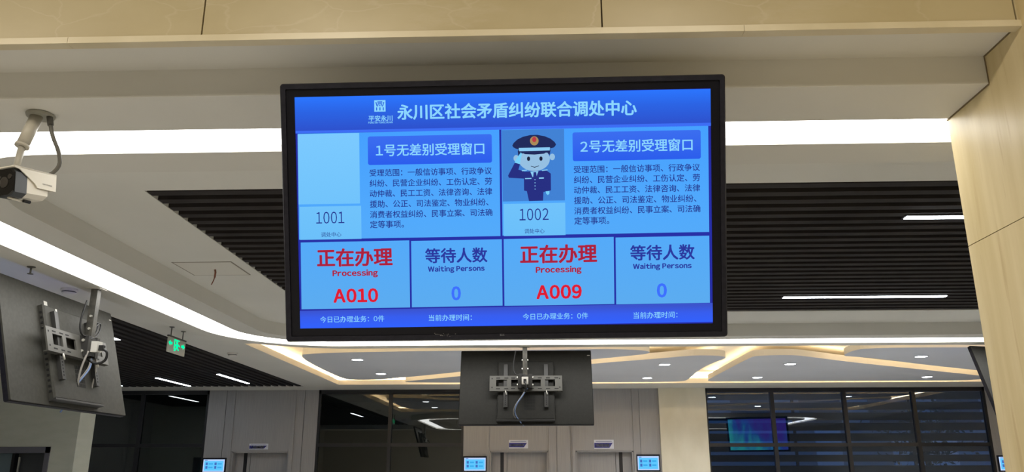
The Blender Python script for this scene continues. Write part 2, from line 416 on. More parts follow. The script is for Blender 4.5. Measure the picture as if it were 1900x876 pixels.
ISLAB = {'A': 'grey curved ceiling island nearest the left, above the hung television', 'B': 'grey curved ceiling island behind the middle television, tapering to the left',
         'C': 'grey curved ceiling island in front of the right windows', 'D': 'grey ceiling island at far right above the turned television'}
for k, p in ISL.items():
    p = ccw(chaikin(p, 2))
    g = G(); g.strip(at(p, HC), at(p, HC + .105), 1); g.face(at(p, HC)[::-1], 0); g.face(at(p, HC + .105), 1)  # cream sides stand in for warm light bounced onto them
    isl = struct(g.build('ceiling_island', [M_island, M_recess]), ISLAB[k])
    g = G(); a, c = inset(p, .09), inset(p, .12)
    for la, lb in ((at(a, 3.566), at(c, 3.566)), (at(a, 3.576), at(c, 3.576)), (at(a, 3.566), at(a, 3.576)), (at(c, 3.566), at(c, 3.576))): g.strip(la, lb)
    g.build('led_tape', M_led, isl)
    n_ = len(a); g = G()      # second tape added, unseen, above the far edge to brighten the next island's side
    for i_ in range(n_):
        (xa_, ya_), (xb_, yb_) = p[i_], p[(i_ + 1) % n_]; ln_ = math.hypot(xb_ - xa_, yb_ - ya_) or 1
        if -(xb_ - xa_) / ln_ > .25:      # outward normal points away from the entrance
            j_ = (i_ + 1) % n_
            g.prism([(*a[i_], 3.615), (*a[j_], 3.615), (*c[j_], 3.615), (*c[i_], 3.615)], [(*a[i_], 3.64), (*a[j_], 3.64), (*c[j_], 3.64), (*c[i_], 3.64)])
    bmesh.ops.remove_doubles(g.b, verts=g.b.verts, dist=1e-4)
    g.build('led_tape', M_led, isl)
lo = rrect(RC[0] - .22, RC[1] + .22, RC[2] - .22, RC[3] + .22, (.05,) * 4, 3); li = rrect(RC[0] - .17, RC[1] + .17, RC[2] - .17, RC[3] + .17, (.03,) * 4, 3)
g = G(); g.strip(at(lo, 3.625), at(li, 3.625)); g.strip(at(lo, 3.60), at(li, 3.60)); g.strip(at(lo, 3.60), at(lo, 3.625)); g.strip(at(li, 3.60), at(li, 3.625))
tag(g.build('led_tape', M_led), 'warm tape light hidden on the ledge round the recessed ceiling', 'light')

# ------------------------------------------------------------------ far wall
def grooved(xa, xb, z0, z1, grooves, holes=(), strips=()):
    """panelled wall box with vertical grooves and door holes cut in"""
    g = G(); cuts = sorted({xa, xb} | {v for gx in grooves for v in (gx - .006, gx + .006)} | {v for h in holes for v in h[:2]})
    for a, c in zip(cuts, cuts[1:]):
        m = (a + c) / 2; gr = any(abs(m - gx) < .007 for gx in grooves)
        zz = z0
        for h in holes:
            if h[0] < m < h[1]: zz = h[2]
        g.box(a, c, YF + (.03 if gr else 0), YF + .30, zz, z1, 0)
    for xa_, xb_ in strips: g.box(xa_, xb_, YF - .03, YF + .01, z0, z1, 0)
    return g
DT = 2.07
struct(grooved(-7.72, -5.13, 0, HC, (-7.30, -5.45), [(-7.07, -5.755, DT)], [(-7.16, -7.09), (-5.735, -5.65)]).build('wall_far', M_grey), 'grey panelled wall with a door between dark glass bays')
struct(grooved(-1.73, 2.75, 0, HC, (0.40, 0.715, 2.30), [(-1.122, 0.203, DT), (0.828, 2.13, DT)], [(-1.215, -1.14), (0.225, 0.315), (0.755, 0.812), (2.145, 2.20)]).build('wall_far', M_grey), 'grey panelled wall with two doors behind the middle television')
struct(G().box(2.75, 3.82, YF - .10, YF + .22, 0, HC).build('wall_column', M_column, bevel=.008), 'cream marble column between grey wall and windows')
struct(G().box(10.16, X1, YF, YF + .22, 0, HC).build('wall_far', M_grey), 'grey wall strip right of the windows')
struct(G().box(X0, -10.85, YF, YF + .22, 0, HC).build('wall_far', M_grey), 'grey wall strip at the far left corner')

def window(name, label, xa, xb, muls, zt, gl):
    w = bpy.data.objects.new(name, None); COL.objects.link(w); struct(w, label)
    g = G(); f = .05
    g.box(xa, xa + f, YF, YF + .12, 0, HC - .0).box(xb - f, xb, YF, YF + .12, 0, HC).box(xa, xb, YF, YF + .12, HC - .09, HC)
    g.build('window_frame', M_frame, w)
    for m in muls: G().box(m - .04, m + .04, YF - .005, YF + .11, 0, HC - .02).build('mullion', M_frame, w)
    G().box(xa, xb, YF + .005, YF + .105, zt - .05, zt + .03).build('transom', M_frame, w)
    e = [xa] + list(muls) + [xb]
    for a, c in zip(e, e[1:]):
        for z0, z1 in ((0.05, zt - .04), (zt + .02, HC - .06)):
            G().box(a + .03, c - .03, YF + .05, YF + .062, z0, z1).build('glass_pane', gl, w)
window('window_1', 'dark glass partition behind the hanging television at left', -10.85, -7.72, (-9.3,), 2.22, M_darkglass)
window('window_2', 'dark glass partition left of the middle television', -5.13, -1.73, (-3.44,), 2.22, M_darkglass)
window('window_3', 'wide black framed window reflecting the lights at right', 3.82, 10.16, (5.35, 6.99, 8.55), 2.20, M_glass)
# dim rooms behind the two partitions
g = G().box(X0, 3.0, 22.5, 22.7, 0, HC + .2).box(X0 - .2, X0, YF, 22.7, 0, HC + .2).box(2.95, 3.1, YF + .2, 22.7, 0, HC + .2).box(X0, 3.1, YF + .2, 22.7, HC, HC + .15)
struct(g.build('wall_inner', mat('dim_room', (0.36, 0.40, 0.38), 0.8)), 'unlit room walls behind the dark glass partitions')
struct(G().box(X0 - .2, X1 + .2, 3.2, YF + .2, 3.85, 3.95).build('ceiling_slab', M_black), 'concrete slab above the suspended ceiling')

def door(name, label, xa, xb, glass_left):
    d = bpy.data.objects.new(name, None); COL.objects.link(d); struct(d, label)
    g = G(); g.box(xa, xa + .03, YF + .02, YF + .28, 0, DT).box(xb - .03, xb, YF + .02, YF + .28, 0, DT).box(xa, xb, YF + .02, YF + .28, DT - .03, DT)
    g.build('door_frame', M_grey, d)
    s = xa + .27 if glass_left else xb - .27
    g = G()
    if glass_left: g.box(xa + .03, s - .04, YF + .19, YF + .24, .01, DT - .03).box(s + .04, s + .11, YF + .19, YF + .24, .01, DT - .03).box(s + .12, xb - .03, YF + .19, YF + .24, .01, DT - .03)
    else: g.box(s + .04, xb - .03, YF + .19, YF + .24, .01, DT - .03).box(s - .11, s - .04, YF + .19, YF + .24, .01, DT - .03).box(xa + .03, s - .12, YF + .19, YF + .24, .01, DT - .03)
    g.build('door_leaf', M_grey, d)
    G().box(s - .04, s + .04, YF + .185, YF + .235, .01, DT - .03).build('dark_glass_strip', M_frame, d)['label'] = 'narrow dark vertical glass strip'
    hx = s + (.15 if glass_left else -.15)
    G().box(hx - .012, hx + .012, YF + .14, YF + .19, .95, 1.15).build('door_handle', M_bolt, d)
door('door_1', 'grey door under the leftmost blue sign', -7.07, -5.755, True)
door('door_2', 'grey door under the middle television', -1.122, 0.203, True)
door('door_3', 'grey door nearest the marble column', 0.828, 2.13, False)

# stone block at far left with a framed opening
g = G(); YL = 14.0
g.box(X0, -9.9, YL, YL + .5, 0, HC).box(-8.3, -7.87, YL, YL + .5, 0, HC).box(-9.9, -8.3, YL, YL + .5, 2.03, HC)
struct(g.build('wall_block', M_leftstone, bevel=.004), 'pale greenish stone wall block below the hanging television')
d = bpy.data.objects.new('door_4', None); COL.objects.link(d); struct(d, 'grey framed glazed opening in the pale stone block')
M_bluegrey = mat('blue_grey_frame', (0.19, 0.19, 0.23), 0.5)
G().box(-9.9, -9.82, YL - .02, YL + .5, 0, 2.03).box(-8.38, -8.3, YL - .02, YL + .5, 0, 2.03).box(-9.9, -8.3, YL - .02, YL + .5, 1.93, 2.03).build('door_frame', M_bluegrey, d)
G().box(-9.82, -9.1, YL + .30, YL + .34, .02, 1.93).build('glass_pane', mat('blue_lit_pane', (0.22, 0.30, 0.34), 0.2), d)  # pale blue puts the bluish light inside into the pane colour
G().box(-9.1, -8.38, YL + .38, YL + .42, .02, 1.93).build('glass_pane', mat('grey_glass', (0.09, 0.10, 0.11), 0.2), d)
G().box(-9.12, -9.07, YL + .27, YL + .45, .02, 1.93).build('mullion', M_frame, d)
G().box(-9.02, -8.995, YL + .30, YL + .33, 1.3, 1.87).build('door_handle', M_bolt, d)

# ------------------------------------------------------------------ outside the right window
M_louv = mat('louvre_metal', (0.035, 0.042, 0.048), 0.5)
g = G()
for k in range(14):
    z = 0.20 + k * .245; hh = .092 if z > 2.1 else .078
    T = Matrix.Translation((0, 20.4, z)) @ Matrix.Rotation(rad(14), 4, 'X')
    g.box(3.4, 14.0, -.012, .012, -hh, hh, 0, T)
for xx in (3.4, 6.2, 9.0, 11.8, 14.0): g.box(xx - .03, xx + .03, 20.42, 20.48, 0, 3.6)
tag(g.build('louvre_screen', M_louv), 'dark horizontal louvres outside the right window', 'louvre')
g = G(); g.box(3.2, 24, 27, 31, 0, 9, 0).box(8.8, 9.6, 26.9, 27.05, 0, 2.9, 2).box(11.2, 13.2, 26.9, 27.05, .8, 2.6, 2)  # pale panels added in place of bright sky patches
for k in range(8): g.box(4.0 + k * 2.2, 5.3 + k * 2.2, 26.96, 27.01, 3.0, 4.2, 1)
tag(g.build('building', [mat('dusk_building', (0.30, 0.36, 0.40), 0.8), mat('dark_pane', (0.10, 0.12, 0.14), 0.3), mat('sky_patch_panel', (0.75, 0.78, 0.80), 0.8)]), 'neighbouring building seen dimly through the right window', 'building')
tr = thing('tree', 'dark tree standing outside beyond the right window', 'tree', (11.4, 25, 0))
G().tube([(0, 0, 0), (.05, 0, 1.0), (-.05, .05, 2.2)], .09).build('trunk', mat('bark', (0.06, 0.045, 0.03), 0.9), tr)
g = G()
for i in range(900):
    c = Vector((random.gauss(0, .55), random.gauss(0, .5), 2.6 + random.gauss(0, .55)))
    u = Vector((random.uniform(-1, 1), random.uniform(-1, 1), random.uniform(-1, 1))).normalized(); v = u.orthogonal() * .5
    g.face([c, c + (u + v) * .07, c + u * .17, c + (u - v) * .07])
g.build('foliage', mat('leaves', (0.03, 0.05, 0.03), 0.7), tr, fixn=False)
struct(G().box(-30, 30, 24, 60, -.12, -.02).build('ground_outside', mat('ground', (0.1, 0.1, 0.1), 0.9)), 'ground outside the windows')

# ------------------------------------------------------------------ lamps in the ceilings
def linear_light(label, x0, x1, y0, y1, group):
    o = thing('linear_light', label, 'light', ((x0 + x1) / 2, (y0 + y1) / 2, HC), group=group)
    G().box(x0 - .015, x1 + .015, y0 - .012, y1 + .012, HC - .004, HC + .06).build('housing', M_slat, o, True)
    G().box(x0, x1, y0, y1, HC - .010, HC - .003).build('diffuser', M_tube, o, True)
ga = 'linear lights in the middle slat panel'; gb = 'linear lights in the left slat panel'
linear_light('white linear light in the dark slats next to the stone jamb', 2.80, 4.57, 5.945, 6.01, ga)
linear_light('long thin white linear light at the far end of the middle slats', 2.72, 4.49, 8.88, 8.945, ga)
linear_light('white linear light in the left slats, left of the exit sign beside the hanging television', -6.12, -6.05, 9.83, 11.53, gb)
linear_light('white linear light in the left slats, right one of the pair below the exit sign', -6.30, -6.23, 15.82, 17.52, gb)
linear_light('white linear light in the left slats, left one of the pair below the exit sign', -7.79, -7.72, 16.41, 18.02, gb)

linear_light('white linear light in the left slats seen only mirrored in the leftmost dark glass', -9.28, -9.21, 16.2, 17.9, gb)

def downlight(label, x, y):
    o = thing('downlight', label, 'downlight', (x, y, HC), group='round downlights in the ceiling islands')
    G().lathe([(.115, 0), (.125, -.006), (.095, -.010), (.092, -.002)], 28).build('trim_ring', M_trimring, o, smooth=False)
    G().lathe([(.093, -.003), (.093, -.009)], 28).build('lens', M_spot, o)
    l = bpy.data.lights.new('downlight_lamp', 'SPOT'); l.energy = SPOT_WATT; l.spot_size = rad(150); l.spot_blend = .6; l.shadow_soft_size = .08; l.color = (0.93, 0.96, 1.0)
    lo = bpy.data.objects.new('downlight_lamp', l); COL.objects.link(lo); lo.location = (0, 0, -.03); lo.parent = o
for lb, x, y in (('round downlight in the leftmost island, nearer one beside its upper edge', -3.09, 13.83),
                 ('round downlight in the leftmost island, farther one towards the dark glass', -3.07, 15.88),
                 ('round downlight in the island right of the middle television, nearer one', 2.265, 14.72),
                 ('round downlight in the island right of the middle television, farther one above the marble column', 2.23, 16.88),
                 ('round downlight in the island before the right windows, nearest its upper edge', 4.505, 14.74),
                 ('round downlight in the island before the right windows, farther left one', 4.47, 16.88),
                 ('round downlight in the far right island beside the turned television', 6.414, 13.84),
                 ('round downlight at the right tip of the island before the windows', 7.91, 16.94)):
    downlight(lb, x, y)

# ------------------------------------------------------------------ televisions
HW, HH = 0.94, 0.5515
AU, AV = 0.880, 0.4945
def tv_rot(tilt, yaw, roll=0.0):
    return (Matrix.Rotation(yaw, 4, 'Z') @ Matrix.Rotation(tilt, 4, 'X') @ Matrix.Rotation(roll, 4, 'Y'))
def xz(loop, y): return [(x, y, z) for x, z in loop]

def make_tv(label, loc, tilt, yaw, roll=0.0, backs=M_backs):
    t = bpy.data.objects.new('television', None); COL.objects.link(t); t.empty_display_size = .1
    t.matrix_basis = Matrix.Translation(loc) @ tv_rot(tilt, yaw, roll)
    tag(t, label, 'television', 'ceiling hung televisions')
    # bezel: outer frame, step, inner black border, opening for the screen
    a = rrect(-HW, HW, -HH, HH, (.014,) * 4, 5); b = rrect(-HW + .005, HW - .005, -HH + .005, HH - .005, (.012,) * 4, 5)
    c = rrect(-HW + .024, HW - .024, -HH + .024, HH - .024, (.004,) * 4, 5)
    e = rrect(-AU, AU, -AV, AV, (.001,) * 4, 5)
    g = G()
    g.strip(xz(a, .045), xz(a, .006)); g.strip(xz(a, .006), xz(b, 0)); g.strip(xz(b, 0), xz(c, 0)); g.strip(xz(c, 0), xz(c, .007), 1)
    g.strip(xz(c, .007), xz(e, .007), 1); g.strip(xz(e, .007), xz(e, .016), 1)
    g.build('bezel', [M_tvblack, M_tvinner], t)
    g = G(); a2 = rrect(-HW + .006, HW - .006, -HH + .006, HH - .006, (.012,) * 4, 5)
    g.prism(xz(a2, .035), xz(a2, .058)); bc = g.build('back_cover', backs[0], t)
    g = G()
    hp = [(-.40, .36), (.40, .36), (.40, -.50), (-.40, -.50)]; hq = [(-.385, .345), (.385, .345), (.385, -.487), (-.385, -.487)]
    g.prism(xz(hp, .056), xz(hp, .098)); g.prism(xz(hp, .098), xz(hq, .112))
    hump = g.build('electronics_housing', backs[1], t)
    for sx in (-1, 1):
        g = G()
        for k in range(16):
            z = -.44 + k * .048
            if -.09 < z < .12: continue
            g.box(sx * .394 - .012, sx * .394 + .012, .070, .090, z, z + .018)
        g.build('side_vent', M_dark, hump)
    g = G()
    for k in range(9):
        for j in range(5): g.box(-.125 + k * .017, -.117 + k * .017, .110, .1135, -.36 + j * .042, -.325 + j * .042)
    g.build('vent_grille', M_dark, hump)
    G().box(-.40, .41, .056, .125, -.513, -.497).build('port_strip', M_rail, hump)
    g = G(); g.box(-.92, -.88, .0575, .0595, .462, .472); g.build('sticker', M_white, t)
    return t

def make_mount(label, T, top, group='ceiling mounts of the televisions'):
    """T = television matrix; top = point on the ceiling where the pole hangs"""
    top = Vector(top)
    m = thing('ceiling_mount', label, 'television mount', top, group=group)
    def add(g, name, mt, par=m, world=True): return g.build(name, mt, par, world)
    for s in (-1, 1):
        g = G(); g.box(s * .285 - .028, s * .285 + .028, .113, .150, -.33, .30, 0, T)
        for k in range(7): g.box(s * .285 - .006, s * .285 + .006, .149, .1515, -.30 + k * .03, -.285 + k * .03, 1, T)
        r = add(g, 'rail', [M_rail, M_dark])
        g = G(); g.tube([T @ Vector((s * .285, .165, -.10)), T @ Vector((s * .285 - .012, .168, -.155))], .008); add(g, 'release_pull', M_white)
    xsn = [-.51, -.411, -.269, -.209, -.049, .049, .206, .265, .418, .51]; zsn = [-.095, -.035, .065, .115]
    g = G()
    for i, (a, c) in enumerate(zip(xsn, xsn[1:])):
        for j, (u, v) in enumerate(zip(zsn, zsn[1:])):
            if j == 1 and i in (1, 3, 5, 7): continue
            g.box(a, c, .150, .166, u, v, 0, T)
    g.box(-.51, .51, .120, .166, -.103, -.095, 0, T).box(-.51, .51, .135, .166, .115, .122, 0, T)
    for zz in (.088, -.070):
        for xx in (-.31, -.195, -.085, .18, .275, .39, -.43): g.box(xx - .028, xx + .028, .164, .1672, zz - .006, zz + .006, 1, T)
    for xx in (-.475, .475):
        for zz in (-.05, .08): g.box(xx - .008, xx + .008, .164, .1672, zz - .008, zz + .008, 1, T)
    add(g, 'bracket_plate', [M_bracket, M_dark])
    hub = T @ Vector((0, .18, .02)); bot = Vector((top.x, top.y, hub.z - .02))
    g = G(); g.box(top.x - .032, top.x + .032, top.y - .032, top.y + .032, bot.z - .03, top.z - .006); add(g, 'pole', M_pole)
    g = G(); g.box(top.x - .07, top.x + .07, top.y - .07, top.y + .07, top.z - .008, top.z); add(g, 'ceiling_flange', M_white)
    # tilting knuckle between pole and plate
    yaw = math.atan2(T[1][1], T[0][1])
    K = Matrix.Translation(Vector((top.x, top.y, hub.z))) @ Matrix.Rotation(yaw, 4, 'Z')   # local +x points to the back
    dist = ((Vector((hub.x, hub.y, 0)) - Vector((top.x, top.y, 0))).length)
    g = G(); g.box(-dist - .01, .05, -.10, -.05, -.095, .095, 0, K).box(-dist - .01, .05, .05, .10, -.095, .095, 0, K).box(-dist * .75, .045, -.055, .055, -.085, .085, 0, K)
    add(g, 'knuckle', M_rail)
    for sy in (-1, 1):
        for sz, yy, rr in ((-.05, .10, .014), (.05, .10, .014), (.17, .032, .012), (.29, .032, .012)):
            g = G(); g.lathe([(rr, 0), (rr, .014)], 8, 0, K @ Matrix.Translation((0.005, sy * yy, sz)) @ Matrix.Rotation(rad(-90 * sy), 4, 'X'))
            add(g, 'bolt', M_bolt)
    return m, K

def make_cables(label, K, T, wide):
    c = bpy.data.objects.new('cable_bundle', None); COL.objects.link(c)
    c.matrix_basis = Matrix.Translation(K.translation); tag(c, label, 'cable', 'cable bundles behind the televisions')
    k = lambda x, y, z: K @ Vector((x, y, z))
    g = G(); g.box(.05, .11, -.045, .045, -.05, .05, 0, K).box(.098, .103, -.022, .022, -.025, .03, 1, K); g.build('power_socket', [M_white, M_dark], c, True, bevel=0)
    G().box(.10, .155, -.02, .02, -.035, .015, 0, K).build('plug', M_cable, c, True)
    G().tube([k(.15, 0, -.02), k(.19, .01, -.05), k(.17, .02, -.14), k(.06, .0, -.16), k(-.02, -.03, -.05), k(-.03, -.1, .02)], .012, smooth_n=2).build('power_cable', M_cable, c, True)
    G().tube([k(.03, .03, -.10), k(.07, -.03, -.20), k(.04, -.13, -.33), k(-.02, -.15, -.44), k(-.10, -.07, -.55), k(-.16, -.02, -.60)], .0075, smooth_n=2).build('network_cable', M_bluecable, c, True)
    G().tube([k(.03, .015, -.10), k(.06, -.04, -.20), k(.03, -.15, -.34), k(-.02, -.17, -.45), k(-.10, -.12, -.52)], .006, smooth_n=2).build('signal_cable', M_greycable, c, True)
    w = wide
    G().tube([k(.0, -.13, .42), k(-.02, -.17, .20), k(0, -.14, .08), k(.03, -.04, .10), k(.02, .07, .06), k(.03, -.12, .04), k(.05, -.02, .08)], .009, smooth_n=2).build('looped_cable', M_cable, c, True)
    if wide:
        G().tube([k(.02, .12, -.06), k(.03, .14, -.25), k(.03, .08, -.44), k(.03, -.03, -.52), k(.03, -.13, -.43), k(.03, -.14, -.25), k(.05, -.08, -.05)], .010, smooth_n=2).build('hanging_loop', M_greycable, c, True)
        for dx in (0, .05, .1): G().tube([k(-.04, .06, .06), k(-.06, .16 + dx, .16), k(-.07, .20 + dx, .26), k(-.07, .15 + dx, .28), k(-.05, .08, .12)], .008, smooth_n=2).build('coiled_cable', M_cable, c, True)

th = rad(17.9)
# -- the large lit television
tvf = make_tv('large television in front, lit blue queue display with Chinese text', (-0.143, 3.264, 2.667), th, 0.0, rad(-0.32))
make_mount('ceiling mount holding the big lit television from behind', tvf.matrix_basis, (-0.143, 3.60, H2))
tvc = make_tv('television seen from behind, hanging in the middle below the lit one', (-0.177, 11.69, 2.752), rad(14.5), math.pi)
mc, Kc = make_mount('ceiling mount with slotted bracket plate on the middle rear facing television', tvc.matrix_basis, (-0.185, 11.39, H2))
make_cables('black and blue cables dangling from the middle television mount', Kc, tvc.matrix_basis, False)
tvl = make_tv('television seen from behind at far left, hanging beside the light strip', (-4.40, 7.36, 2.67), rad(16), rad(-90), backs=M_backs_lit)
ml, Kl = make_mount('ceiling mount with slotted bracket plate on the far left television', tvl.matrix_basis, (-4.235, 7.50, H2))
make_cables('looped cables and white socket on the far left television mount', Kl, tvl.matrix_basis, True)
tvr = make_tv('television at far right partly hidden behind the stone jamb, dark back tilted', (6.92, 11.64, 2.74), rad(17), rad(198))
make_mount('ceiling mount of the television hidden behind the stone jamb', tvr.matrix_basis, (7.03, 11.35, H2))

# screens of the three turned televisions: blue aurora wallpaper
def aurora():
    m = emit('aurora_picture', (1, 1, 1), 1.5); nt = m.node_tree; e = next(n for n in nt.nodes if n.type == 'EMISSION')
    tc = nt.nodes.new('ShaderNodeTexCoord'); mp = nt.nodes.new('ShaderNodeMapping'); mp.inputs['Rotation'].default_value = (0, rad(35), 0); mp.inputs['Scale'].default_value = (3.0, 1, 0.8)
    nz = nt.nodes.new('ShaderNodeTexNoise'); nz.inputs['Scale'].default_value = 1.6; nz.inputs['Detail'].default_value = 3
    rp = nt.nodes.new('ShaderNodeValToRGB'); cr = rp.color_ramp
    cr.elements[0].position = .3; cr.elements[0].color = (.10, .05, .50, 1); cr.elements[1].position = .85; cr.elements[1].color = (.06, .75, .72, 1)
    el = cr.elements.new(.52); el.color = (.04, .16, .66, 1)
    L = nt.links.new
    L(tc.outputs['Object'], mp.inputs[0]); L(mp.outputs[0], nz.inputs['Vector']); sp = nt.nodes.new('ShaderNodeSeparateXYZ'); L(tc.outputs['Object'], sp.inputs[0])
    ma = nt.nodes.new('ShaderNodeMath'); ma.operation = 'MULTIPLY_ADD'; ma.inputs[1].default_value = .26; L(sp.outputs[0], ma.inputs[0]); L(nz.outputs['Fac'], ma.inputs[2])
    mb = nt.nodes.new('ShaderNodeMath'); mb.operation = 'MULTIPLY_ADD'; mb.inputs[1].default_value = -.42; L(sp.outputs[2], mb.inputs[0]); L(ma.outputs[0], mb.inputs[2])
    L(mb.outputs[0], rp.inputs[0]); L(rp.outputs[0], e.inputs['Color'])
    return m
M_aur = aurora()
for t in (tvc, tvl, tvr):
    G().box(-AU - .004, AU + .004, .012, .02, -AV - .004, AV + .004).build('screen', M_aur, t)

for i_, (a, b, q) in enumerate(((.27, .40, .026), (.21, .335, .013))):
    G().box(a - q, a + q, .112 if abs(a) < .385 and b < .345 else .0575, .1135 if abs(a) < .385 and b < .345 else .0595, b - q, b + q).build('white_label', M_white, tvl)
# -- picture on the front screen
def P(px, py):
    """layout unit of the display picture -> local x,z on the screen"""
    xl = 546 + (py - 176) * 5 / 431.0; u = -AU + 2 * AU * (px - xl) / (1320 - xl)
    yt = 176 - 9 * (px - 546) / 774.0; yb = 607 - 3 * (px - 551) / 769.0
    return u, AV - 2 * AV * (py - yt) / (yb - yt)
def Y(layer): return 0.0125 - layer * 0.0009
def rect(g, x0, y0, x1, y1, layer, mi=0, slope=True):
    pts = [P(x0, y0), P(x1, y0 - (x1 - x0) * .0105), P(x1, y1 - (x1 - x0) * .0085), P(x0, y1)]
    g.face([(u, Y(layer), v) for u, v in pts], mi)
def txt(g, s, x0, x1, cy, layer, bold=0.0, mi=0, hpx=None):
    """fit the line between x0 and x1, centred on cy"""
    u0, v0 = P(x0, cy + (x1 - x0) * .0049); u1, v1 = P(x1, cy - (x1 - x0) * .0049); w = u1 - u0
    sc = [1.0]
    def place(a, b, h):
        k = (hpx * (2 * AV / 431.0)) / (h * w) if hpx else 1.0
        return (u0 + a * w, Y(layer), v0 + (v1 - v0) * a + b * w * k)
    g.text(s, place, bold, mi)

scn = G().box(-AU - .004, AU + .004, .0135, .02, -AV - .004, AV + .004).build('screen', scr('screen_navy', (40, 48, 165)), tvf)
g = G(); rect(g, 545, 176, 1321, 238.5, 1); g.build('title_banner', emit_grad('banner_blue', 2, [(0, (46, 82, 205)), (.55, (44, 100, 228)), (1, (44, 118, 255))], .352, .495), scn, fixn=False)
g = G(); rect(g, 547, 238.5, 1321, 243, 2); g.build('divider_line', scr('divider_blue', (62, 110, 245)), scn, fixn=False)
M_panel = emit_grad('panel_sky_blue', 2, [(0, (92, 172, 240)), (.5, (82, 170, 252)), (1, (70, 160, 255))], -.41, .34)
for q in ((551, 243.5, 929, 440.5), (933, 239.5, 1315, 436.5)):
    g = G(); rect(g, *q, 2); g.build('service_panel', M_panel, scn, fixn=False)
for q in ((554, 446, 758.5, 571), (762, 445, 931.5, 569), (935, 443, 1139, 568), (1142.5, 442, 1315, 567)):
    g = G(); rect(g, *q, 2); g.build('queue_panel', M_panel, scn, fixn=False)
M_pale = emit_grad('pale_sky_blue', 2, [(0, (108, 192, 250)), (1, (124, 202, 255))], -.1, .35)
g = G(); rect(g, 551, 244.5, 667, 375, 3); g.build('empty_photo_panel', M_pale, scn, fixn=False)
for q in ((553, 379.5, 669, 441), (935.5, 377.5, 1050, 437.5)):
    g = G(); rect(g, *q, 3); g.build('number_panel', M_pale, scn, fixn=False)
def rr_px(g, x0, y0, x1, y1, r, layer):
    l = rrect(x0, x1, y0, y1, (r,) * 4, 5)
    g.face([(P(x, y - (x - x0) * .0105)[0], Y(layer), P(x, y - (x - x0) * .0105)[1]) for x, y in l])
M_royal = emit_grad('banner_royal_blue', 2, [(0, (42, 92, 236)), (1, (62, 112, 240))], .19, .34)
for q in ((683, 250, 915, 303), (1065, 246, 1301, 299.5)):
    g = G(); rr_px(g, *q, 4, 3); g.build('window_banner', M_royal, scn, fixn=False)
g = G(); rect(g, 547, 574, 1321, 608, 1); g.build('footer_banner', emit_grad('footer_blue', 2, [(0, (50, 98, 255)), (.6, (56, 94, 238)), (1, (60, 84, 205))], -.495, -.418), scn, fixn=False)
# portrait: plain uniformed officer, saluting
M_por = [scr('portrait_blue', (66, 130, 212)), scr('uniform_navy', (40, 48, 130)), scr('skin_pale', (150, 192, 226)), scr('glove_pale', (120, 208, 250)),
         scr('cap_navy', (34, 44, 92)), scr('badge_gold', (170, 140, 90)), scr('badge_red', (190, 60, 70)), scr('band_pale', (140, 205, 245)), scr('eye_dark', (30, 36, 60))]
g = G(); rect(g, 934, 240.5, 1049.5, 373, 3, 0)
def shape(pts, layer, mi, it=0):
    p = chaikin(pts, it) if it else pts
    g.face([(P(x, y)[0], Y(layer), P(x, y)[1]) for x, y in p], mi)
def ell(cx, cy, a, b, layer, mi, n=26): shape([(cx + a * math.cos(2 * math.pi * k / n), cy + b * math.sin(2 * math.pi * k / n)) for k in range(n)], layer, mi)
shape([(974, 318), (1016, 316), (1024, 322), (1024, 353), (1016, 355), (1010, 356), (1009, 372.3), (983, 372.8), (979, 354), (974, 353)], 4, 1)
shape([(958, 300), (967, 304), (964, 314), (976, 318), (976, 331), (946, 329), (944.5, 325)], 4.3, 1)
shape([(957, 301), (959, 296), (969, 282), (971, 285), (968, 296), (967, 304)], 5.2, 3)
shape([(1014, 355), (1021, 354), (1021, 359), (1018, 362), (1015, 359)], 4.3, 3)
ell(960, 293, 5, 6, 4.4, 2); ell(1027, 291, 5, 6, 4.4, 2); ell(993.5, 295, 29, 22, 4.7, 2)
shape([(986, 318), (1001, 317), (997, 328), (990, 328)], 4.5, 7); shape([(992, 319), (997, 319), (998, 330), (995, 334), (991, 330)], 4.8, 1)
for cx in (983, 1006): ell(cx, 294, 3.0, 4.2, 5.0, 8, 14)
shape([(987, 307), (994, 309.4), (1002, 306.6), (1002, 307.8), (994, 310.8), (987, 308.2)], 5.0, 8)
shape([(963, 279), (966, 277), (1023, 276), (1024, 278), (1022, 288), (1018, 283), (994, 285), (968, 284), (964, 290)], 4.9, 4)
shape([(952, 268), (966, 255), (993, 248.5), (1020, 254), (1035, 266), (1032, 273), (1022, 276), (966, 277), (956, 274)], 5.1, 4, 1)
shape([(965, 274), (1023, 273), (1022.5, 279), (966, 280)], 5.3, 7)
shape([(968, 280), (1020, 279), (1012, 285), (994, 286.5), (976, 285.5)], 5.4, 4)
ell(994, 261, 8, 8.5, 5.3, 5, 18); ell(994, 258.5, 4, 5, 5.6, 6, 14)
for k in range(4): ell(994.5, 333 + k * 5.8, 1, 1, 4.9, 7, 8)
shape([(976, 330), (988, 329.7), (988, 331.5), (976, 331.8)], 4.9, 7); shape([(1002, 329), (1011, 328.7), (1011, 331.2), (1002, 331.5)], 4.9, 7)
shape([(970, 315), (979, 314), (980, 316), (971, 317.2)], 4.9, 7); shape([(1007, 315), (1018, 314), (1018, 316), (1008, 317)], 4.9, 7)
g.build('portrait_picture', M_por, scn, fixn=False)
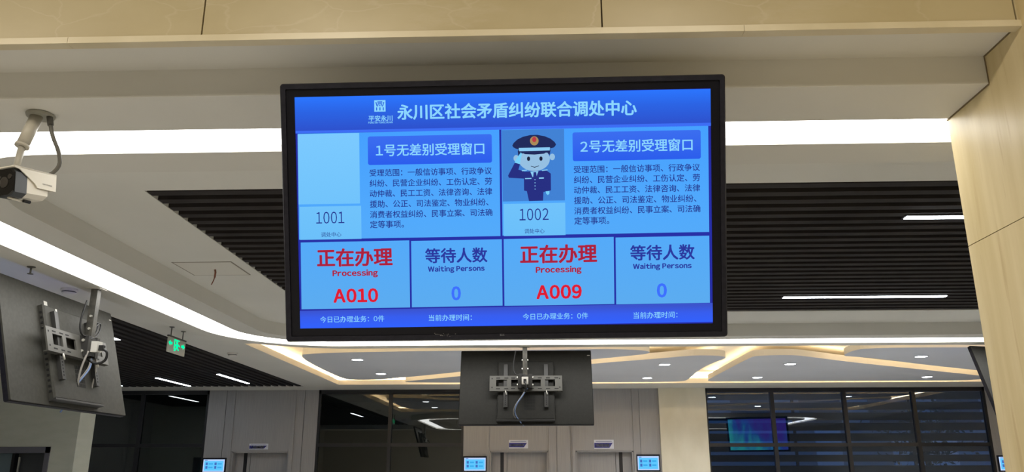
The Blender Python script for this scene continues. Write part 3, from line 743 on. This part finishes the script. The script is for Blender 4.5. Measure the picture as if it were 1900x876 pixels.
# lettering
M_tw = scr('letter_pale_blue', (140, 214, 255)); M_tn = scr('letter_navy', (38, 48, 140)); M_tr = scr('letter_red', (172, 34, 62)); M_tb = scr('letter_blue', (62, 112, 255))
M_tk = scr('letter_bright_red', (222, 30, 52)); M_ti = scr('letter_indigo', (44, 56, 158))
def line(name, m, body, x0, x1, cy, bold=0.0, hpx=None, layer=4):
    g = G(); txt(g, body, x0, x1, cy, layer, bold, 0, hpx); return g.build(name, m, scn, fixn=False)
line('title_lettering', M_tw, '永川区社会矛盾纠纷联合调处中心', 739, 1184, 203.5, .028)
line('emblem_lettering', M_tw, '平安永川', 685, 730, 216.5, .02); line('emblem_lettering', M_tw, "PING'AN YONGCHUAN", 684.5, 730, 224, .02, 4.2)
g = G(); rect(g, 696, 183, 717.2, 204.2, 3); em = g.build('emblem', M_tw, scn, fixn=False); em['label'] = 'pale blue square gate emblem'
g = G()
def bar(x0, y0, x1, y1): rect(g, x0, y0, x1, y1, 4)
for m_ in (lambda x: x, lambda x: 1413.2 - x):
    shape([(m_(698.2), 186.5), (m_(700.4), 186.5), (m_(701.9), 194.5), (m_(700.6), 194.5)], 4, 0)
    shape([(m_(702.6), 189.9), (m_(704.5), 189.9), (m_(702.8), 194.5), (m_(701.4), 194.5)], 4, 0)
bar(701.9, 185.3, 711.3, 187.5); bar(702.6, 188.4, 710.6, 189.9); bar(705.7, 191, 707.5, 194.2)
for x_ in (699.5, 705.7, 711.9): bar(x_, 196.2, x_ + 2.0, 202)
g.build('emblem_strokes', scr('emblem_blue', (44, 100, 225)), scn, fixn=False)
line('window_lettering', M_tw, '1号无差别受理窗口', 698, 901, 275, .016, layer=5); line('window_lettering', M_tw, '2号无差别受理窗口', 1079, 1286, 271.5, .016, layer=5)
para = ['受理范围：一般信访事项、行政争议', '纠纷、民营企业纠纷、工伤认定、劳', '动仲裁、民工工资、法律咨询、法律', '援助、公正、司法鉴定、物业纠纷、', '消费者权益纠纷、民事立案、司法确', '定等事项。']
for col, ysl in ((685, (316.5, 335.8, 355, 374.5, 394, 413.3)), (1066, (313.8, 332.8, 352, 371.3, 390.5, 410))):
    g = G()
    for ln, yy in zip(para, ysl):
        w = 14.4 * (1.015 if col > 1000 else 1.0)
        n = len(ln); end = .55 if ln[-1] in '、。' else .06
        txt(g, ln, col + .5, col + w * (n - end), yy, 4, .010)
    g.build('description_lettering', M_tn, scn, fixn=False)
line('number_lettering', M_tn, '1001', 584, 637, 400, 0, 22); line('number_lettering', M_tn, '1002', 965, 1019, 397.5, 0, 22)
line('centre_lettering', M_tn, '调处中心', 593, 631, 431.5); line('centre_lettering', M_tn, '调处中心', 974, 1011, 428.5)
line('processing_lettering', M_tr, '正在办理', 584.5, 727, 474.5, .030); line('processing_lettering', M_tr, '正在办理', 965, 1108, 471.5, .030)
line('processing_lettering', M_tr, 'Processing', 613.5, 699, 505, .05, 15.5); line('processing_lettering', M_tr, 'Processing', 994, 1079, 502, .05, 15.5)
line('ticket_lettering', M_tk, 'A010', 614.5, 699, 546, .042, 27); line('ticket_lettering', M_tk, 'A009', 994.5, 1079, 542.5, .042, 27)
line('waiting_lettering', M_ti, '等待人数', 788, 904.5, 472.5, .024); line('waiting_lettering', M_ti, '等待人数', 1169, 1288, 470.5, .024)
line('waiting_lettering', M_ti, 'Waiting Persons', 793, 899, 498.5, .045, 13.5); line('waiting_lettering', M_ti, 'Waiting Persons', 1174, 1282, 497, .045, 13.5)
line('count_lettering', M_tb, '0', 836.5, 854, 543.5, .045, 27); line('count_lettering', M_tb, '0', 1217.5, 1236, 541.5, .045, 27)
for a, c, yy in ((589, 710, 590), (969, 1090, 588)): line('footer_lettering', M_tw, '今日已办理业务：0件', a, c, yy, .006)
for a, c, yy in ((793.5, 874, 589), (1174, 1255, 587.5)): line('footer_lettering', M_tw, '当前办理时间：', a, c, yy, .006)
# maker's mark on the lower bezel
g = G(); g.text('IIC', lambda a, b, h: (-.022 + a * .020, -.0008, -.531 + b * .020), .02)
g.build('maker_mark', mat('mark_grey', (0.45, 0.47, 0.52), 0.4), tvf, fixn=False)
g = G()
for k in range(16):
    x = -.31 + random.random() * .10; z = -.536 + random.random() * .016; r = .0012 + random.random() * .002
    g.face([(x, -.0006, z), (x + 2 * r, -.0006, z - r * .3), (x + 1.5 * r, -.0006, z + r)])
g.build('scuff_marks', mat('scuff_grey', (0.35, 0.33, 0.32), 0.7), tvf, fixn=False)

# ------------------------------------------------------------------ security camera on the soffit
sc_ = thing('security_camera', 'white bullet security camera on an angled arm at upper left', 'camera', (-2.44, 3.60, H2))
G().lathe([(.062, 0), (.066, -.006), (.062, -.016), (.030, -.018)], 28, 0, Matrix.Translation((-2.44, 3.60, H2))).build('base_plate', mat('plate_grey', (0.30, 0.29, 0.24), 0.5), sc_, True)
pb = Vector((-2.452, 3.59, H2 - .016)); pe = Vector((-2.478, 3.545, 3.075))
g = G(); g.tube([pb, pb.lerp(pe, .8)], .029, 16); g.tube([pb.lerp(pe, .78), pb.lerp(pe, .84)], .033, 16)
g.build('bracket_arm', mat('arm_shaded_grey', (0.50, 0.47, 0.40), 0.4), sc_, True)  # arm greyed to put its backlit shade into the colour
g = G(); g.tube([pb.lerp(pe, .8), pe + Vector((0, 0, -.115))], .016, 12); g.build('swivel_joint', mat('joint_grey', (0.42, 0.40, 0.35), 0.4), sc_, True)
# body: local x = backwards along the barrel, y = side, z = up
Cb = Matrix.Translation((-2.44, 3.52, 2.905)) @ Matrix.Rotation(rad(72), 4, 'Z') @ Matrix.Rotation(rad(-7), 4, 'Y')
def sect(x, w, zt, zb, ch=.018):
    return [Cb @ Vector(p) for p in ((x, -w, zb + ch), (x, -w, zt - ch), (x, -w + ch, zt), (x, w - ch, zt), (x, w, zt - ch), (x, w, zb + ch), (x, w - ch * 1.6, zb), (x, -w + ch * 1.6, zb))]
g = G(); secs = [(0.0, .062, .058, -.068), (.115, .058, .054, -.062), (.125, .050, .046, -.05)]
for a, c in zip(secs, secs[1:]): g.prism(sect(*a), sect(*c))
g.build('body', M_cream, sc_, True)
g = G(); g.prism(sect(-.060, .062, .060, -.072), sect(0.0, .0625, .060, -.072)); g.build('front_housing', mat('front_dark_plastic', (0.035, 0.040, 0.045), 0.35), sc_, True)
g = G(); g.prism(sect(-.066, .056, .054, -.066), sect(-.059, .060, .058, -.070)); lens_face = g.build('lens_window', mat('lens_black', (0.012, 0.011, 0.010), 0.12), sc_, True)
g = G(); g.lathe([(.026, 0), (.026, .003), (.018, .005)], 20, 0, Cb @ Matrix.Translation((-.066, 0, -.005)) @ Matrix.Rotation(rad(-90), 4, 'Y'))
for sy in (-1, 1): g.lathe([(.012, 0), (.012, .003)], 12, 0, Cb @ Matrix.Translation((-.066, sy * .034, .02)) @ Matrix.Rotation(rad(-90), 4, 'Y'))
g.build('lens', mat('lens_ring', (0.05, 0.045, 0.04), 0.25), sc_, True)
# sun hood with a raking front edge
g = G()
def hood(y, s): return [Cb @ Vector(p) for p in ((-.075, y, .066), (.145, y, .066), (.150, y, .060), (.150, y, -.016), (.050, y, -.016), (.036, y, .002), (-.048, y, .056), (-.075, y, .060))]
for s in (-1, 1): g.prism(hood(s * .064, s), hood(s * .070, s))
g.box(-.075, .150, -.070, .070, .062, .068, 0, Cb); g.box(.145, .150, -.066, .066, -.012, .062, 0, Cb)
hd = g.build('sun_hood', M_cream, sc_, True)
g = G(); g.text('HIKVISION', lambda a, b, h: Cb @ Vector((.075 + a * .052, -.0712, .008 + b * .052)), .02)
g.build('lettering', mat('letter_grey', (0.20, 0.19, 0.17), 0.5), sc_, True, fixn=False)
G().tube([Cb @ Vector((-.05, -.01, -.074)), Cb @ Vector((.02, -.01, -.079))], .006).build('bottom_ridge', M_cream, sc_, True)
G().tube([Cb @ Vector((.02, -.02, -.078)), Cb @ Vector((.055, -.02, -.079))], .008).build('thumb_screw', M_cable, sc_, True)
g = G(); g.tube([(-2.393, 3.60, H2 - .014), (-2.378, 3.595, H2 - .06)], .015, 10)
g.tube([(-2.378, 3.595, H2 - .06), (-2.362, 3.60, H2 - .12), (-2.325, 3.62, H2 - .20), (-2.325, 3.64, 3.03), tuple(Cb @ Vector((.140, .0, .060)))], .010, smooth_n=2)
g.build('cable', mat('camera_cable', (0.12, 0.115, 0.10), 0.5), sc_, True)

# ------------------------------------------------------------------ small ceiling items
ap = thing('access_panel', 'square ceiling access hatch with a reddish ribbon hanging from it', 'hatch', (-3.09, 7.38, HC))
a0, a1, b0, b1 = -3.36, -2.80, 7.12, 7.64
fo = [(a0, b0), (a1, b0), (a1, b1), (a0, b1)]; fi = [(a0 + .012, b0 + .012), (a1 - .012, b0 + .012), (a1 - .012, b1 - .012), (a0 + .012, b1 - .012)]
g = G(); g.strip(at(fo, HC - .003), at(fi, HC - .003)); g.strip(at(fo, HC - .003), at(fo, HC)); g.build('hatch_frame', mat('hatch_gap', (0.28, 0.25, 0.20), 0.8), ap, True)
G().box(a0 + .014, a1 - .014, b0 + .014, b1 - .014, HC - .004, HC).build('hatch_door', mat('hatch_white', (0.71, 0.69, 0.62), 0.8), ap, True)
g = G(); g.tube([(-3.06, 7.40, HC - .004), (-3.055, 7.405, HC - .03), (-3.06, 7.41, HC - .08)], .010, 6); g.tube([(-3.06, 7.41, HC - .08), (-3.072, 7.41, HC - .12), (-3.085, 7.41, HC - .15)], .005, 6)
g.build('ribbon', mat('ribbon_red', (0.25, 0.10, 0.06), 0.7), ap, True)['label'] = 'dull red ribbon'
def smoke(label, x, y):
    o = thing('smoke_detector', label, 'smoke detector', (x, y, HC), group='smoke detectors')
    G().lathe([(.085, 0), (.085, -.020), (.078, -.030)], 24).build('base', M_white, o)
    G().lathe([(.070, -.030), (.070, -.040)], 24).build('sensor_slot', M_dark, o)
    G().lathe([(.074, -.040), (.060, -.056), (.020, -.060)], 24).build('cap', M_white, o)
smoke('round white smoke detector on ceiling left of the hanging television pole', -4.92, 8.2)
smoke('small white smoke detector on ceiling beyond the exit sign', -4.93, 12.96)
sp = thing('sprinkler', 'small brass ceiling sprinkler above the far left television', 'sprinkler', (-4.335, 6.62, H2))
G().lathe([(.035, 0), (.033, -.006), (.012, -.010)], 16).build('escutcheon', M_bracket, sp)
G().tube([(0, 0, -.008), (0, 0, -.06)], .008).build('stem', M_bracket, sp)
G().lathe([(.024, -.060), (.026, -.064)], 12).build('deflector', M_bracket, sp)
# scorch-free cable stub hanging by the left edge of the islands
# exit sign
ex = thing('exit_sign', 'pale hanging exit sign with glowing green running figure and arrows', 'sign', (-4.85, 10.71, HC))
G().box(-4.853, -4.843, 10.44, 10.98, 3.125, 3.325).build('sign_plate', mat('sign_acrylic', (0.50, 0.50, 0.45), 0.4), ex, True)
G().box(-4.862, -4.834, 10.44, 10.98, 3.325, 3.345).build('sign_rail', M_bracket, ex, True)
for yy in (10.52, 10.88): G().tube([(-4.848, yy, 3.34), (-4.848, yy, HC)], .007).build('hanging_rod', M_bracket, ex, True)
for yy in (10.52, 10.88): G().lathe([(.035, 0), (.03, -.008)], 16, 0, Matrix.Translation((-4.848, yy, HC))).build('ceiling_rose', M_bracket, ex, True)
g = G(); XS = -4.8415
def eg(pts): g.face([(XS, 10.44 + a * .54, 3.125 + b * .20) for a, b in pts])
eg([(.03, .62), (.14, .82), (.14, .70), (.25, .70), (.25, .54), (.14, .54), (.14, .42)])
eg([(.97, .62), (.86, .82), (.86, .70), (.76, .70), (.76, .54), (.86, .54), (.86, .42)])
eg([(.34, .95), (.64, .95), (.64, .87), (.34, .87)]); eg([(.34, .87), (.39, .87), (.39, .30), (.34, .30)])
eg([(.50 + .055 * math.cos(k * .5236), .78 + .08 * math.sin(k * .5236)) for k in range(12)])
eg([(.43, .66), (.58, .70), (.60, .48), (.47, .44)]); eg([(.47, .46), (.56, .46), (.66, .30), (.60, .24)]); eg([(.47, .46), (.54, .44), (.45, .20), (.36, .16), (.37, .24)])
eg([(.56, .69), (.70, .58), (.68, .52), (.56, .60)]); eg([(.45, .66), (.36, .52), (.40, .48), (.48, .58)])
g.build('exit_pictogram', emit('exit_green', (0.0, 0.95, 0.36), 1.3), ex, fixn=False, world=True)
# ceiling cracks by the islands are left to the paint

# ------------------------------------------------------------------ door signs and wall displays
def sign(label, xa, xb, za, zb, text):
    o = thing('door_sign', label, 'sign', ((xa + xb) / 2, YF, (za + zb) / 2), group='blue and white door signs')
    G().box(xa, xb, YF - .012, YF, za, zb).build('plate', mat('sign_white', (0.72, 0.73, 0.80), 0.4), o, True)
    w = xb - xa; h = zb - za
    g = G(); g.face([(xa + .005, YF - .014, za + h * .12), (xa + w * .78, YF - .014, za + h * .12), (xa + w * .94, YF - .014, za + h * .66), (xa + .005, YF - .014, za + h * .66)])
    g.build('blue_flag', mat('sign_blue', (0.03, 0.03, 0.22), 0.4), o, True, fixn=False)
    g = G(); g.text(text, lambda a, b, hh: (xa + w * (.06 + a * .72), YF - .016, za + h * .39 + b * w * .72 * (1.0 if len(text) > 6 else 1.05)), .055)
    g.build('lettering', mat('sign_letter', (0.9, 0.9, 0.95), 0.4), o, True, fixn=False)
    g = G(); g.box(xa + w * .08, xa + w * .9, YF - .0135, YF - .0125, za + h * .78, za + h * .86); g.build('top_line', mat('sign_line', (0.25, 0.27, 0.40), 0.4), o, True)
sign('blue and white door sign above the left door between glass bays', -6.67, -6.23, 2.115, 2.245, '人民调解室')
sign('blue and white door sign with longest text under the middle television', -0.69, -0.25, 2.125, 2.31, '矛盾纠纷调处室')
sign('blue and white door sign over the door nearest the marble column', 1.25, 1.695, 2.11, 2.31, '法律咨询室')
M_ui = [scr('ui_white', (190, 214, 255)), scr('ui_cyan', (96, 200, 255)), scr('ui_blue', (70, 110, 190)), scr('ui_teal', (60, 170, 235))]
def display(label, xa, xb, za, zb):
    o = thing('wall_display', label, 'display', ((xa + xb) / 2, YF, za), group='small lit wall displays beside the doors')
    G().box(xa, xb, YF - .045, YF - .001, za, zb).build('casing', M_tvblack, o, True, bevel=.006)
    w, h = xb - xa, zb - za; y = YF - .0462
    g = G()
    def r(a, b, c, d, mi, k): g.face([(xa + w * a, y - k * .0006, za + h * b), (xa + w * c, y - k * .0006, za + h * b), (xa + w * c, y - k * .0006, za + h * d), (xa + w * a, y - k * .0006, za + h * d)], mi)
    r(.045, .07, .955, .90, 0, 0); r(.09, .14, .91, .80, 1, 1); r(.10, .825, .22, .865, 2, 1)
    for cx in (.15, .53):
        for cz in (.28, .52): r(cx, cz, cx + .09, cz + .17, 2, 2); r(cx + .13, cz + .03, cx + .31, cz + .13, 3, 2)
    g.build('screen', M_ui, o, True, fixn=False)
display('small lit wall display left of the leftmost door', -7.71, -7.17, 1.60, 1.93)
display('small lit wall display beside the middle pair of doors, on their left', -1.725, -1.19, 1.615, 1.955)
display('small lit wall display against the marble column', 2.19, 2.715, 1.62, 1.985)
display('small lit wall display half hidden behind the stone jamb', 10.19, 10.72, 1.60, 1.95)
